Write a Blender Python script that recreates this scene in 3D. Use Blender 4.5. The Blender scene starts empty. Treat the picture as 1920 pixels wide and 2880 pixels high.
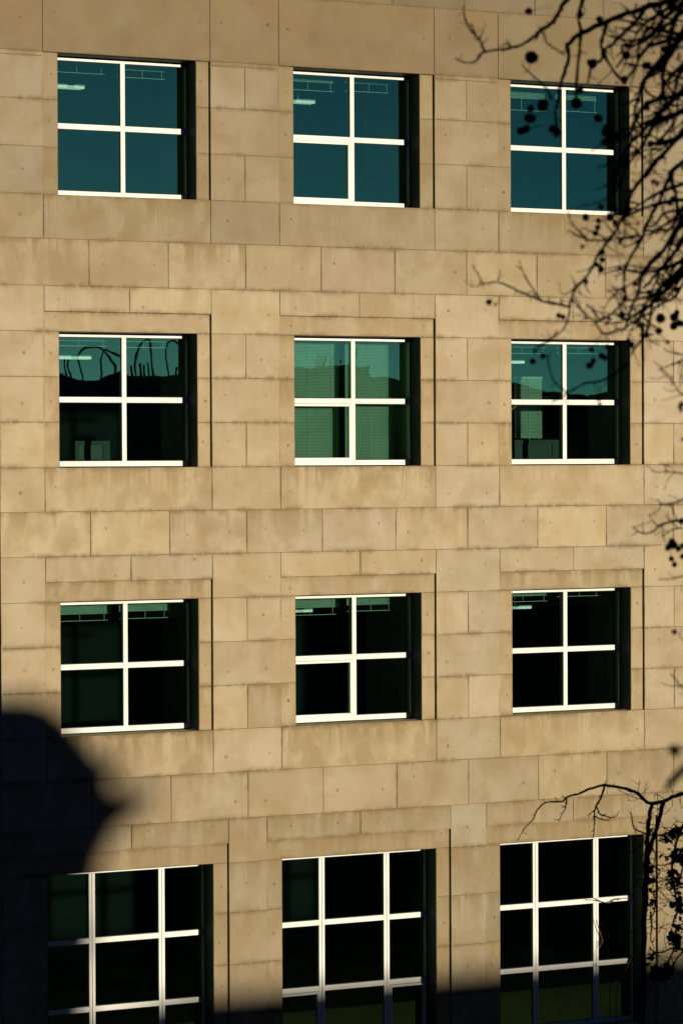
import bpy, bmesh, math, random
from mathutils import Vector, Matrix

random.seed(11)
R = random.uniform
scene = bpy.context.scene
C = scene.collection

# ------------------------------------------------------------------ camera
# photograph coordinates: 1920 x 2880 px; wall plane is y = 0, the street is at y < 0
FPX = 8900.0
YAW, PITCH, ROLL = (math.radians(a) for a in (-27.43971147, 0.95788038, -0.23832881))
GZ = 11.2                      # height above the ground of the facade's datum line
CAM = Vector((-20.39035, -40.71293, GZ - 1.78436))


def _rot():
    cy, sy, cp, sp, cr, sr = (math.cos(YAW), math.sin(YAW), math.cos(PITCH), math.sin(PITCH), math.cos(ROLL), math.sin(ROLL))
    ry = Matrix(((cy, 0, sy), (0, 1, 0), (-sy, 0, cy)))
    rx = Matrix(((1, 0, 0), (0, cp, -sp), (0, sp, cp)))
    rz = Matrix(((cr, -sr, 0), (sr, cr, 0), (0, 0, 1)))
    return rz @ rx @ ry


RM = _rot()


def w(v):                       # (x right, y down, z into the wall) -> world
    return Vector((v[0], v[2], -v[1]))


RIGHT, DOWN, FWD = w(RM[0]), w(RM[1]), w(RM[2])
cd = bpy.data.cameras.new("camera")
cam = bpy.data.objects.new("camera", cd)
C.objects.link(cam)
cd.sensor_fit = 'VERTICAL'
cd.sensor_height = 36.0
cd.sensor_width = 24.0
cd.lens = FPX / 2880 * 36.0
cd.clip_start = 0.3
cd.clip_end = 6000
cd.dof.use_dof = True
cd.dof.focus_distance = 45.5
cd.dof.aperture_fstop = 5.6
m = Matrix((RIGHT, -DOWN, -FWD)).transposed().to_4x4()
m.translation = CAM
cam.matrix_world = m
scene.camera = cam


def ray(u, v):
    return FWD + RIGHT * ((u - 960) / FPX) + DOWN * ((v - 1440) / FPX)


def at(u, v, d):                # point d metres in front of the camera
    return CAM + ray(u, v) * d


def on(u, v, y):                # point where the sight line meets the plane y
    r = ray(u, v)
    return CAM + r * ((y - CAM.y) / r.y)


def seen_in_glass(u, v, y):     # point at y (< 0) that the facade glazing mirrors
    g = on(u, v, 0.325)
    r = ray(u, v)
    r = Vector((r.x, -r.y, r.z))
    return g + r * ((y - 0.325) / r.y)


# ------------------------------------------------------------------ light
SUN_EL, SUN_AZ = math.radians(4.5), math.radians(18.5)      # azimuth: to the right of the wall's normal
SUN = Vector((math.sin(SUN_AZ) * math.cos(SUN_EL), -math.cos(SUN_AZ) * math.cos(SUN_EL), math.sin(SUN_EL)))
wd = bpy.data.worlds.new("World")
scene.world = wd
wd.use_nodes = True
wn = wd.node_tree
bg = wn.nodes['Background']
sky = wn.nodes.new('ShaderNodeTexSky')
sky.sky_type = 'NISHITA'
sky.sun_disc = False
sky.sun_elevation = SUN_EL
sky.sun_rotation = math.pi - SUN_AZ
sky.air_density = 0.35
sky.dust_density = 0.05
sky.ozone_density = 5.0
wn.links.new(sky.outputs[0], bg.inputs[0])
bg.inputs[1].default_value = 0.04
ld = bpy.data.lights.new("sun", 'SUN')
ld.energy = 5.0
ld.angle = math.radians(0.85)
ld.color = (1.0, 0.905, 0.71)
sun = bpy.data.objects.new("sun", ld)
C.objects.link(sun)
sun.rotation_euler = SUN.to_track_quat('Z', 'Y').to_euler()
sun.location = SUN * 60 + Vector((0, 0, 10))
scene.view_settings.view_transform = 'Standard'
scene.view_settings.look = 'None'
scene.view_settings.gamma = 1.0
scene.view_settings.exposure = 0.14
scene.cycles.max_bounces = 8
scene.cycles.transparent_max_bounces = 12


# ------------------------------------------------------------------ helpers
def obj(name, bm, mats, parent=None, smooth=False):
    me = bpy.data.meshes.new(name)
    if smooth:
        for f in bm.faces:
            f.smooth = True
    bm.to_mesh(me)
    bm.free()
    for mt in (mats if isinstance(mats, (list, tuple)) else [mats]):
        me.materials.append(mt)
    o = bpy.data.objects.new(name, me)
    C.objects.link(o)
    if parent:
        o.parent = parent
        o.matrix_parent_inverse = parent.matrix_world.inverted()
    return o


def tag(o, label=None, cat=None, group=None, kind=None):
    for k, v in (('label', label), ('category', cat), ('group', group), ('kind', kind)):
        if v:
            o[k] = v
    return o


def thing(name, loc, label, cat, group=None):
    o = bpy.data.objects.new(name, None)
    o.empty_display_size = 0.3
    C.objects.link(o)
    o.location = loc
    o.matrix_world = Matrix.Translation(Vector(loc))
    return tag(o, label, cat, group)


def box(bm, x0, x1, y0, y1, z0, z1, mi=0, skip=''):
    p = [bm.verts.new(c) for c in ((x0, y0, z0), (x1, y0, z0), (x1, y1, z0), (x0, y1, z0), (x0, y0, z1), (x1, y0, z1), (x1, y1, z1), (x0, y1, z1))]
    fs = {'b': (3, 2, 1, 0), 't': (4, 5, 6, 7), 'f': (0, 1, 5, 4), 'k': (2, 3, 7, 6), 'l': (3, 0, 4, 7), 'r': (1, 2, 6, 5)}
    out = {}
    for k, ix in fs.items():
        if k in skip:
            continue
        f = bm.faces.new([p[i] for i in ix])
        f.material_index = mi
        out[k] = f
    return out


def wbox(bm, x0, x1, Y0, Y1, y0, y1, mi=0, skip=''):     # Y measured downward from the datum
    return box(bm, x0, x1, y0, y1, GZ - Y1, GZ - Y0, mi, skip)


def smooth_path(pts, rad, n=4):
    P, Q = [], []
    k = len(pts)
    for i in range(k - 1):
        p0, p1, p2, p3 = pts[max(i - 1, 0)], pts[i], pts[i + 1], pts[min(i + 2, k - 1)]
        for j in range(n):
            t = j / n
            P.append(0.5 * ((2 * p1) + (p2 - p0) * t + (2 * p0 - 5 * p1 + 4 * p2 - p3) * t * t + (3 * p1 - p0 - 3 * p2 + p3) * t ** 3))
            Q.append(rad[i] * (1 - t) + rad[i + 1] * t)
    P.append(pts[-1].copy())
    Q.append(rad[-1])
    return P, Q


def tube(bm, pts, rad, sides=6, mi=0):
    rings = []
    up = Vector((0.13, 0.21, 0.97)).normalized()
    for i, p in enumerate(pts):
        d = (pts[min(i + 1, len(pts) - 1)] - pts[max(i - 1, 0)])
        d = d.normalized() if d.length > 1e-9 else Vector((0, 0, 1))
        a = d.cross(up)
        a = a.normalized() if a.length > 1e-3 else Vector((1, 0, 0))
        b = d.cross(a)
        rings.append([bm.verts.new(p + (a * math.cos(2 * math.pi * s / sides) + b * math.sin(2 * math.pi * s / sides)) * rad[i]) for s in range(sides)])
    for q, r in zip(rings, rings[1:]):
        for s in range(sides):
            f = bm.faces.new((q[s], q[(s + 1) % sides], r[(s + 1) % sides], r[s]))
            f.material_index = mi
            f.smooth = True
    for rg in (rings[0][::-1], rings[-1]):
        f = bm.faces.new(rg)
        f.material_index = mi


# ------------------------------------------------------------------ materials
class NT:
    def __init__(self, name):
        self.m = bpy.data.materials.new(name)
        self.m.use_nodes = True
        self.t = self.m.node_tree
        self.b = self.t.nodes['Principled BSDF']

    def n(self, kind, **kw):
        nd = self.t.nodes.new('ShaderNode' + kind)
        for k, v in kw.items():
            if k.startswith('i_'):
                key = k[2:]
                nd.inputs[int(key) if key.isdigit() else key.replace('_', ' ')].default_value = v
            else:
                setattr(nd, k, v)
        return nd

    def l(self, a, b):
        self.t.links.new(a, b)

    def math(self, op, a, b=None, clamp=False):
        nd = self.n('Math', operation=op, use_clamp=clamp)
        for i, x in enumerate((a, b)):
            if x is None:
                continue
            if isinstance(x, (int, float)):
                nd.inputs[i].default_value = x
            else:
                self.l(x, nd.inputs[i])
        return nd.outputs[0]

    def ramp(self, x, lo, hi, a=0.0, b=1.0):
        nd = self.n('MapRange', interpolation_type='SMOOTHSTEP')
        self.l(x, nd.inputs[0])
        for i, v in enumerate((lo, hi, a, b)):
            nd.inputs[i + 1].default_value = v
        return nd.outputs[0]

    def mix(self, fac, a, b, blend='MIX'):
        nd = self.n('Mix', data_type='RGBA', blend_type=blend)
        for s, x in ((0, fac), (6, a), (7, b)):
            if isinstance(x, (int, float)):
                nd.inputs[s].default_value = x
            elif isinstance(x, tuple):
                nd.inputs[s].default_value = (*x, 1.0)
            else:
                self.l(x, nd.inputs[s])
        return nd.outputs[2]

    def noise(self, scale, detail=4, rough=0.55, vec=None, stretch=None, dist=0.0):
        if vec is None:
            vec = self.n('NewGeometry').outputs['Position']
        if stretch:
            mp = self.n('Mapping')
            mp.inputs['Scale'].default_value = stretch
            self.l(vec, mp.inputs[0])
            vec = mp.outputs[0]
        nd = self.n('TexNoise', i_Scale=scale, i_Detail=detail, i_Roughness=rough, i_Distortion=dist)
        self.l(vec, nd.inputs['Vector'])
        return nd.outputs['Fac']


def simple(name, col, rough=0.7, var=0.12, scale=4.0, spec=0.3, metal=0.0, bump=0.0):
    t = NT(name)
    f = t.ramp(t.noise(scale), 0.3, 0.7)
    a = tuple(c * (1 - var) for c in col)
    b = tuple(min(1, c * (1 + var)) for c in col)
    t.l(t.mix(f, a, b), t.b.inputs['Base Color'])
    t.b.inputs['Roughness'].default_value = rough
    t.b.inputs['Specular IOR Level'].default_value = spec
    t.b.inputs['Metallic'].default_value = metal
    if bump:
        bp = t.n('Bump', i_Strength=bump, i_Distance=0.01)
        t.l(t.noise(scale * 8), bp.inputs['Height'])
        t.l(bp.outputs[0], t.b.inputs['Normal'])
    return t.m


def stone_mat():
    t = NT('sandstone')
    pos = t.n('NewGeometry').outputs['Position']
    at1 = t.n('Attribute', attribute_name='tint')
    uv = t.n('UVMap', uv_map='local')
    uh = t.n('UVMap', uv_map='half')
    st = at1.outputs['Alpha']
    s1, s2 = t.n('SeparateXYZ'), t.n('SeparateXYZ')
    t.l(uv.outputs[0], s1.inputs[0])
    t.l(uh.outputs[0], s2.inputs[0])
    dx = t.math('SUBTRACT', s2.outputs[0], t.math('ABSOLUTE', s1.outputs[0]))
    dyt = t.math('SUBTRACT', s2.outputs[1], s1.outputs[1])       # below the top edge
    dyb = t.math('ADD', s2.outputs[1], s1.outputs[1])            # above the bottom edge
    big = t.noise(0.55, 5, 0.6, pos)
    mid = t.noise(1.6, 5, 0.55, pos, dist=0.5)
    fine = t.noise(46, 5, 0.75, pos)
    grain = t.noise(11, 4, 0.7, pos)
    streak = t.noise(1.0, 3, 0.5, pos, (5.0, 5.0, 0.7), 0.3)
    bed = t.noise(1.0, 4, 0.6, pos, (1.1, 1.1, 5.0), 1.4)
    # quarry colour: pale buff to ochre clouds, cross-bedding, fine grain
    col = t.mix(t.ramp(mid, 0.32, 0.72), (0.386, 0.314, 0.213), (0.322, 0.244, 0.144))
    col = t.mix(t.math('MULTIPLY', t.ramp(bed, 0.52, 0.75), 0.30), col, (0.40, 0.315, 0.205))
    col = t.mix(t.math('MULTIPLY', t.ramp(big, 0.45, 0.75), 0.40), col, (0.300, 0.215, 0.115))
    col = t.mix(t.math('MULTIPLY', t.ramp(fine, 0.5, 0.8), 0.22), col, (0.20, 0.15, 0.085))
    col = t.mix(t.math('MULTIPLY', t.ramp(grain, 0.48, 0.78), 0.16), col, (0.25, 0.18, 0.10))
    col = t.mix(1.0, col, at1.outputs['Color'], 'MULTIPLY')
    # rain streaks and soot, strongest on the panels below the windows
    sk = t.math('MULTIPLY', t.ramp(streak, 0.40, 0.66), t.ramp(dyt, 0.0, 0.55, 1.0, 0.15))
    pat = t.ramp(t.noise(1.7, 4, 0.55, pos, (1.4, 1.4, 1.0)), 0.42, 0.64)
    drip = t.math('MULTIPLY', t.ramp(dyt, 0.0, 0.17, 1.0, 0.0), t.ramp(streak, 0.34, 0.58))
    run = t.noise(1.0, 4, 0.6, pos, (16.0, 16.0, 0.55), 0.2)
    sk = t.math('MAXIMUM', sk, t.math('MULTIPLY', t.ramp(run, 0.50, 0.68), t.ramp(dyt, 0.0, 0.6, 0.9, 0.1)))
    wear = t.math('MAXIMUM', t.math('MULTIPLY', drip, 1.25), t.math('MAXIMUM', sk, t.math('MULTIPLY', pat, 0.62)))
    wear = t.math('MULTIPLY', wear, st, True)
    col = t.mix(t.math('MULTIPLY', wear, 0.80), col, (0.200, 0.140, 0.066))
    # grime that has crept along the joints
    en = t.noise(1.5, 3, 0.5, pos)
    wid = t.ramp(en, 0.35, 0.66, 0.014, 0.085)
    ed = t.math('MINIMUM', t.math('MULTIPLY', dx, 2.2), t.math('MINIMUM', t.math('MULTIPLY', dyt, 1.15), dyb))
    e = t.math('SUBTRACT', 1.0, t.math('DIVIDE', ed, wid), True)
    e = t.math('MULTIPLY', t.math('POWER', e, 1.5), t.math('MULTIPLY', t.ramp(en, 0.36, 0.58), t.ramp(t.noise(5.0, 5, 0.7, pos, (2.6, 2.6, 1.0)), 0.34, 0.56, 0.15, 1.0)))
    col = t.mix(t.math('MULTIPLY', e, 0.88), col, (0.140, 0.098, 0.048))
    # small dark pits and rust flecks
    vo = t.n('TexVoronoi', i_Scale=2.7)
    t.l(pos, vo.inputs['Vector'])
    pit = t.math('MULTIPLY', t.ramp(vo.outputs['Distance'], 0.012, 0.045, 1.0, 0.0), t.ramp(mid, 0.5, 0.6))
    col = t.mix(t.math('MULTIPLY', pit, 0.7), col, (0.12, 0.08, 0.045))
    t.l(col, t.b.inputs['Base Color'])
    t.b.inputs['Roughness'].default_value = 0.86
    t.b.inputs['Specular IOR Level'].default_value = 0.2
    bp = t.n('Bump', i_Strength=0.35, i_Distance=0.006)
    t.l(t.math('ADD', fine, mid), bp.inputs['Height'])
    t.l(bp.outputs[0], t.b.inputs['Normal'])
    return t.m


def glass_mat():
    t = NT('tinted_glass')
    tr = t.n('BsdfTransparent')
    tr.inputs[0].default_value = (0.42, 0.69, 0.56, 1)
    gl = t.n('BsdfGlossy')
    gl.inputs['Roughness'].default_value = 0.0
    gl.inputs['Color'].default_value = (0.52, 1.0, 0.40, 1)
    bp = t.n('Bump', i_Strength=1.0, i_Distance=0.00035)          # float glass is never quite flat
    t.l(t.noise(1.7, 2, 0.4), bp.inputs['Height'])
    t.l(bp.outputs[0], gl.inputs['Normal'])
    mx = t.n('MixShader')
    fr = t.n('LayerWeight', i_Blend=0.25)
    t.l(t.math('ADD', t.math('MULTIPLY', fr.outputs['Fresnel'], 0.5), GLASS_REFL), mx.inputs[0])
    t.l(tr.outputs[0], mx.inputs[1])
    t.l(gl.outputs[0], mx.inputs[2])
    t.l(mx.outputs[0], t.t.nodes['Material Output'].inputs[0])
    t.t.nodes.remove(t.b)
    return t.m


def emit_mat(name, col, s):
    t = NT(name)
    t.b.inputs['Base Color'].default_value = (0.8, 0.8, 0.8, 1)
    t.b.inputs['Emission Color'].default_value = (*col, 1)
    t.b.inputs['Emission Strength'].default_value = s
    return t.m


GLASS_REFL = 0.40
STONE = stone_mat()
REVEAL_SHADE = simple('reveal_shade_black', (0.018, 0.019, 0.022), 0.6, 0.1, 3, 0.2)  # near-black colour standing in for shade on the window reveals
MORTAR = simple('joint_mortar', (0.165, 0.115, 0.062), 0.95, 0.35, 3.0, 0.1)
CORE = simple('wall_core', (0.30, 0.23, 0.14), 0.9, 0.1)
def plug_mat():
    t = NT('fixing_plug')
    a = t.n('Attribute', attribute_name='tint')
    c = t.mix(t.ramp(t.noise(1.4), 0.35, 0.65), (0.305, 0.238, 0.148), (0.190, 0.132, 0.074))
    t.l(t.mix(1.0, c, a.outputs['Color'], 'MULTIPLY'), t.b.inputs['Base Color'])
    t.b.inputs['Roughness'].default_value = 0.9
    return t.m


PLUG = plug_mat()
RUST = simple('rusty_plug', (0.26, 0.105, 0.040), 0.9, 0.3, 12, 0.1)
WHITE = simple('white_powder_coat', (0.66, 0.640, 0.595), 0.5, 0.07, 1.6, 0.3)
GASKET = simple('black_gasket', (0.02, 0.02, 0.02), 0.7)
GLASS = glass_mat()
PLASTER = simple('ceiling_tiles', (0.40, 0.40, 0.38), 0.9, 0.05)
COLUMN = simple('grey_column', (0.30, 0.31, 0.30), 0.9, 0.05)
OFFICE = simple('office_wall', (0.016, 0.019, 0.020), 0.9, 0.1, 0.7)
CARPET = simple('carpet', (0.05, 0.055, 0.06), 0.95, 0.2)
SLAT = simple('blind_slat', (0.80, 0.80, 0.76), 0.5, 0.05)
LAMP = emit_mat('lamp_diffuser', (1.0, 0.97, 0.86), 0.9)
HOUSING = simple('lamp_housing', (0.6, 0.6, 0.58), 0.5)
BLACKP = simple('black_plastic', (0.02, 0.02, 0.022), 0.4)
GREYP = simple('grey_plastic', (0.055, 0.06, 0.06), 0.5)
WOOD = simple('desk_top', (0.22, 0.16, 0.10), 0.5)
BARK = simple('dark_bark', (0.030, 0.020, 0.016), 0.9, 0.4, 25, 0.15, bump=0.5)
BALL = simple('seed_ball', (0.028, 0.019, 0.014), 0.95, 0.4, 60, 0.1)
DEAD = simple('withered_leaf', (0.110, 0.042, 0.020), 0.9, 0.35, 20, 0.1)
LEAF = simple('dark_leaf', (0.035, 0.050, 0.022), 0.7, 0.3, 8, 0.2)
TWIG = simple('red_brown_twig', (0.155, 0.065, 0.030), 0.9, 0.3, 20, 0.1)
NEEDLE = simple('evergreen_foliage', (0.030, 0.048, 0.022), 0.8, 0.35, 3, 0.2)
ASPHALT = simple('asphalt', (0.05, 0.05, 0.052), 0.95, 0.2, 0.6, 0.05)
EARTH = simple('grassy_ground', (0.028, 0.031, 0.022), 1.0, 0.3, 0.05, 0.0)
HILL = simple('wooded_hill', (0.035, 0.045, 0.028), 1.0, 0.3, 0.02, 0.0)
BRICKD = simple('dark_render', (0.16, 0.14, 0.12), 0.95, 0.15, 0.5, 0.0)
CONC = simple('raw_concrete', (0.24, 0.23, 0.21), 0.95, 0.15, 0.4, 0.05)
CLAD = simple('black_cladding', (0.028, 0.028, 0.030), 0.9, 0.15, 0.5, 0.0)
STEEL = simple('dark_steel', (0.05, 0.05, 0.055), 0.6, 0.2, 2)

# ------------------------------------------------------------------ the setting
bm = bmesh.new()
bmesh.ops.create_grid(bm, x_segments=2, y_segments=2, size=3000)
tag(obj('ground', bm, EARTH), kind='structure')
bm = bmesh.new()
box(bm, -120, 140, -38, -6, -0.1, 0.004, skip='b')
tag(obj('road', bm, ASPHALT), kind='structure')
bm = bmesh.new()
box(bm, -120, 140, -6, -0.3, -0.1, 0.14, skip='b')
tag(obj('pavement', bm, CONC), kind='structure')

# ------------------------------------------------------------------ the stone building
PX = 3.625                                   # bay pitch
COLS = [-1, 0, 1, 2]
WL = {c: {-1: -3.639, 0: 0.0, 1: 3.612, 2: 7.25}[c] for c in COLS}
WR = {c: {-1: -1.538, 0: 2.064, 1: 5.697, 2: 9.33}[c] for c in COLS}
SL = {c: -0.250 + PX * c for c in COLS}
SR = {c: 2.292 + PX * c for c in COLS}
GWL = {c: -0.235 + 3.622 * c for c in COLS}   # lowest storey, wider openings
GWR = {c: 2.295 + 3.622 * c for c in COLS}
T = [-3.851, 0.0, 3.749, 7.531]
B = [-1.889, 1.887, 5.624, 10.44]
XL, XR = -4.54, 12.0
ROOF_Y = -7.4
MID = 1.285

building = thing('stone_building', (XL, 0, 0), 'sunlit sandstone block facade with rows of white framed square windows', 'building')
UVL = {}


class Stones:
    def __init__(self):
        self.tone = 1.0
        self.bm = bmesh.new()
        self.uv = self.bm.loops.layers.uv.new('local')
        self.uh = self.bm.loops.layers.uv.new('half')
        self.tc = self.bm.loops.layers.float_color.new('tint')

    def stone(self, x0, x1, Y0, Y1, front=-0.04, depth=0.14, stain=0.25, tint=None, plugs=None, gap=0.0038):
        hw, hh = (x1 - x0) / 2, (Y1 - Y0) / 2
        cx, cz = (x0 + x1) / 2, GZ - (Y0 + Y1) / 2
        fy = front + R(0, 0.002)
        stain *= R(0.7, 2.5)
        f = wbox(self.bm, x0 + gap, x1 - gap, Y0 + gap, Y1 - gap, fy, front + depth)
        if tint is None:
            v = R(0.90, 1.07) * self.tone
            h = R(-0.045, 0.04)
            tint = (v * (1 + h * 0.5), v, v * (1 - h * 1.3))
        for fc in f.values():
            for lp in fc.loops:
                lp[self.uv].uv = (lp.vert.co.x - cx, lp.vert.co.z - cz)
                lp[self.uh].uv = (hw, hh)
                lp[self.tc] = (*tint, min(1.0, stain))
        # recessed mortar bed behind the joints
        q = [self.bm.verts.new(c) for c in ((x0, front + 0.012, cz - hh), (x1, front + 0.012, cz - hh), (x1, front + 0.012, cz + hh), (x0, front + 0.012, cz + hh))]
        mf = self.bm.faces.new(q)
        mf.material_index = 1
        if plugs is None:
            if hw < 0.42:
                plugs = [(R(-0.03, 0.03), R(-0.06, 0.06))]
            elif hw > 1.0:
                plugs = [(-hw + R(0.13, 0.2), R(-0.05, 0.1)), (hw - R(0.13, 0.2), R(-0.05, 0.1))]
            else:
                k = hw * R(0.5, 0.68)
                z = R(-0.12, 0.12)
                plugs = [(-k, z + R(-0.03, 0.03)), (k, z + R(-0.03, 0.03))]
        for px, pz in plugs:
            if R(0, 1) > 0.1 and abs(px) < hw - 0.04 and abs(pz) < hh - 0.04:
                self.plug(cx + px, fy - 0.0012, cz + pz, R(0.013, 0.0255), 2, tint)

    def plug(self, x, y, z, r, mi, tint=(1, 1, 1)):
        n = 9
        vs = [self.bm.verts.new((x + r * math.cos(2 * math.pi * i / n) * R(0.85, 1.1), y, z + r * math.sin(2 * math.pi * i / n) * R(0.9, 1.25))) for i in range(n)]
        f = self.bm.faces.new(vs)
        f.normal_update()
        if f.normal.y > 0:
            f.normal_flip()
        f.material_index = mi
        for lp in f.loops:
            lp[self.tc] = (*tint, 0.0)


SM = [STONE, MORTAR, PLUG, RUST]
wall = Stones()
joints = [XL] + [-3.20 + 1.2055 * i for i in range(13)]
joints = [j for j in joints if j < XR] + [XR]


def course(Y0, Y1, stain=0.25, tone=1.0, off=0.0):
    js = [XL] + [j + off for j in joints[1:-1]] + [XR]
    for a, b in zip(js, js[1:]):
        v = R(0.90, 1.07) * tone
        wall.stone(a, b, Y0, Y1, stain=stain * R(0.4, 1.7), tint=(v, v * R(0.98, 1.01), v * R(0.93, 1.04)))


def rows(x0, x1, ys, split, **kw):
    for i, (a, b) in enumerate(zip(ys, ys[1:])):
        if split and i in (0, 2):
            xm = (x0 + x1) / 2
            wall.stone(x0, xm, a, b, **kw)
            wall.stone(xm, x1, a, b, **kw)
        else:
            wall.stone(x0, x1, a, b, **kw)


CT = [T[r] - 0.63 for r in range(4)]
SB = [B[r] + 0.612 for r in range(3)]
# parapet and the plain deep course over the top windows
course(ROOF_Y, -6.75, 0.5, 0.48)  # top courses: browner stone, darkened further to imitate lens vignette
course(-6.75, -6.10, 0.5, 0.48, 0.6)
course(-6.10, -5.45, 0.5, 0.48)
course(-5.45, -4.83, 0.6, 0.49, -0.02)
xs = [XL] + [x for c in COLS for x in (SL[c], SR[c])] + [XR]
for a, b in zip(xs, xs[1:]):
    wall.stone(a, b, -4.83, T[0], stain=0.5, tint=(0.52 * R(0.94, 1.05), 0.505 * R(0.97, 1.02), 0.465))  # tint carries the same vignette darkening
surrounds = []
for r in range(3):
    t0, b0 = T[r], B[r]
    h = (b0 - t0) / 3
    ys = [t0, t0 + h, t0 + 2 * h, b0]
    ypier = [t0 + 0.06, t0 + h, t0 + 2 * h, b0] if r == 0 else ys
    tone = [0.74, 1.06, 1.02][r]  # vignette put into the stone colour: top storey darker, middle storeys lighter
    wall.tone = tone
    # piers
    piers = [(XL, SL[-1])] + [(SR[c], SL[c + 1]) for c in COLS[:-1]] + [(SR[2], XR)]
    for i, (a, b) in enumerate(piers):
        if r == 0:
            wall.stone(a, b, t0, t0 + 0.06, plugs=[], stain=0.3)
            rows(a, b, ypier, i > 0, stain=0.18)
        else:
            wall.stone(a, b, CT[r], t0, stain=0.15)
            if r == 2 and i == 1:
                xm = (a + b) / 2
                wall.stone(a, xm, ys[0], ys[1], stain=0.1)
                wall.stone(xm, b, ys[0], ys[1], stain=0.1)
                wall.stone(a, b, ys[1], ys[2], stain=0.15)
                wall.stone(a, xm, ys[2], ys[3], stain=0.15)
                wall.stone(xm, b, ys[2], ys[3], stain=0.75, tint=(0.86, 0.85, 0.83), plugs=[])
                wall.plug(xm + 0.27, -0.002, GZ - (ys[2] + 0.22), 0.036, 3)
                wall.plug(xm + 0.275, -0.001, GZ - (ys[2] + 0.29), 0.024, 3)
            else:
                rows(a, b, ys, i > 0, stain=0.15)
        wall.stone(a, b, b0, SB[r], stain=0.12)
    for c in COLS:
        if r > 0:
            wall.stone(SL[c], SL[c] + MID, CT[r], t0 - 0.275, stain=0.2)
            wall.stone(SL[c] + MID, SR[c], CT[r], t0 - 0.275, stain=0.2)
        # streaked panel under the sill
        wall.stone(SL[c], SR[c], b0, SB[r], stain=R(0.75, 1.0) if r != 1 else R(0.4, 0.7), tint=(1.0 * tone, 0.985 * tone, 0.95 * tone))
        if r > 0:
            s = Stones()
            s.stone(SL[c], SR[c], t0 - 0.275, t0, front=0.0, stain=0.6 if r == 2 else 0.3, tint=(0.97, 0.95, 0.92))
            surrounds.append(('lintel', s))
        for a, b in ((SL[c], WL[c]), (WR[c], SR[c])):
            s = Stones()
            for y0, y1 in zip(ys, ys[1:]):
                v = R(0.90, 1.0) * tone
                s.stone(a, b, y0, y1, front=0.0, stain=0.35, tint=(v, v * 0.965, v * 0.90))
            surrounds.append(('jamb', s))
# running courses between the storeys
course(SB[0], CT[1], 0.35, 0.94)  # tone follows the painted vignette, lightest at mid-wall
course(SB[1], CT[2], 0.40, 1.05)
course(SB[2], CT[3] + 0.0, 0.45, 0.91)
# lowest storey
t0 = T[3]
gy = [t0, 8.245, 8.985, 9.71, B[3]]
gs = {c: (GWL[c] - 0.255, GWR[c] + 0.228) for c in COLS}
wall.tone = 0.75  # lowest storey darkened in colour to imitate vignette
gp = [(XL, gs[-1][0])] + [(gs[c][1], gs[c + 1][0]) for c in COLS[:-1]] + [(gs[2][1], XR)]
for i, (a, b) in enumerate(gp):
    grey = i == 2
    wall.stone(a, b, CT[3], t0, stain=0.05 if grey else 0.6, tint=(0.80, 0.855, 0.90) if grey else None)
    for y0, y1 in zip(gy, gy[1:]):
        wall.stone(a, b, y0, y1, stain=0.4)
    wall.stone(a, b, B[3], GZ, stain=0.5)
for c in COLS:
    a, b = gs[c]
    xm = a + 1.51
    wall.stone(a, xm, CT[3], t0 - 0.28, stain=0.45)
    wall.stone(xm, b, CT[3], t0 - 0.28, stain=0.45)
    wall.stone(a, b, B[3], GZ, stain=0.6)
    s = Stones()
    s.stone(a, b, t0 - 0.28, t0, front=0.0, stain=0.7, tint=(0.76, 0.74, 0.68))  # lintel tint takes the same vignette darkening
    surrounds.append(('lintel', s))
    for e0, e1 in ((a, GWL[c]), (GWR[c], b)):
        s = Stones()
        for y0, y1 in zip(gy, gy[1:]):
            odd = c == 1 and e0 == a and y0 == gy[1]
            v = R(0.70, 0.77)  # jamb tint dimmed to match the painted vignette
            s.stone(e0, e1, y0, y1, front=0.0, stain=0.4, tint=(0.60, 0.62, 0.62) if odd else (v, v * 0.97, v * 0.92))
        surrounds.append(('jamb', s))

# solid core behind the facing stones, pierced by the openings
bands = [(ROOF_Y, T[0])] + [(B[r], T[r + 1]) for r in range(3)] + [(B[3], GZ)]
for a, b in bands:
    wbox(wall.bm, XL + 0.102, XR, a + 0.002, b - 0.002, 0.102, 0.52, 4)
for r in range(4):
    L_, R_ = (WL, WR) if r < 3 else (GWL, GWR)
    es = [XL + 0.102] + [e for c in COLS for e in (L_[c] - 0.001, R_[c] + 0.001)] + [XR]
    for a, b in list(zip(es, es[1:]))[::2]:
        wbox(wall.bm, a, b, T[r] - 0.002, B[r] + 0.002, 0.102, 0.52, 4)
obj('wall', wall.bm, SM + [CORE], building)
for k, s in surrounds:
    obj(k, s.bm, SM, building)

# return wall at the left corner, rear wall, roof
side = Stones()
yy = [0.105 + 1.2 * i for i in range(13)]
Ys = [ROOF_Y + 0.65 * i for i in range(29)]
bm = bmesh.new()
box(bm, XL, XL + 0.1, 0.101, 15, 0, GZ - ROOF_Y)
obj('side_wall', bm, CORE, building)
side.bm.free()
bm = bmesh.new()
box(bm, XL + 0.1, XR, 14.9, 15.2, 0, GZ - ROOF_Y)
obj('rear_wall', bm, CORE, building)
bm = bmesh.new()
box(bm, XL + 0.102, XR, 0.525, 14.89, GZ - ROOF_Y - 0.9, GZ - ROOF_Y - 0.5)
obj('roof', bm, CONC, building)
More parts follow.
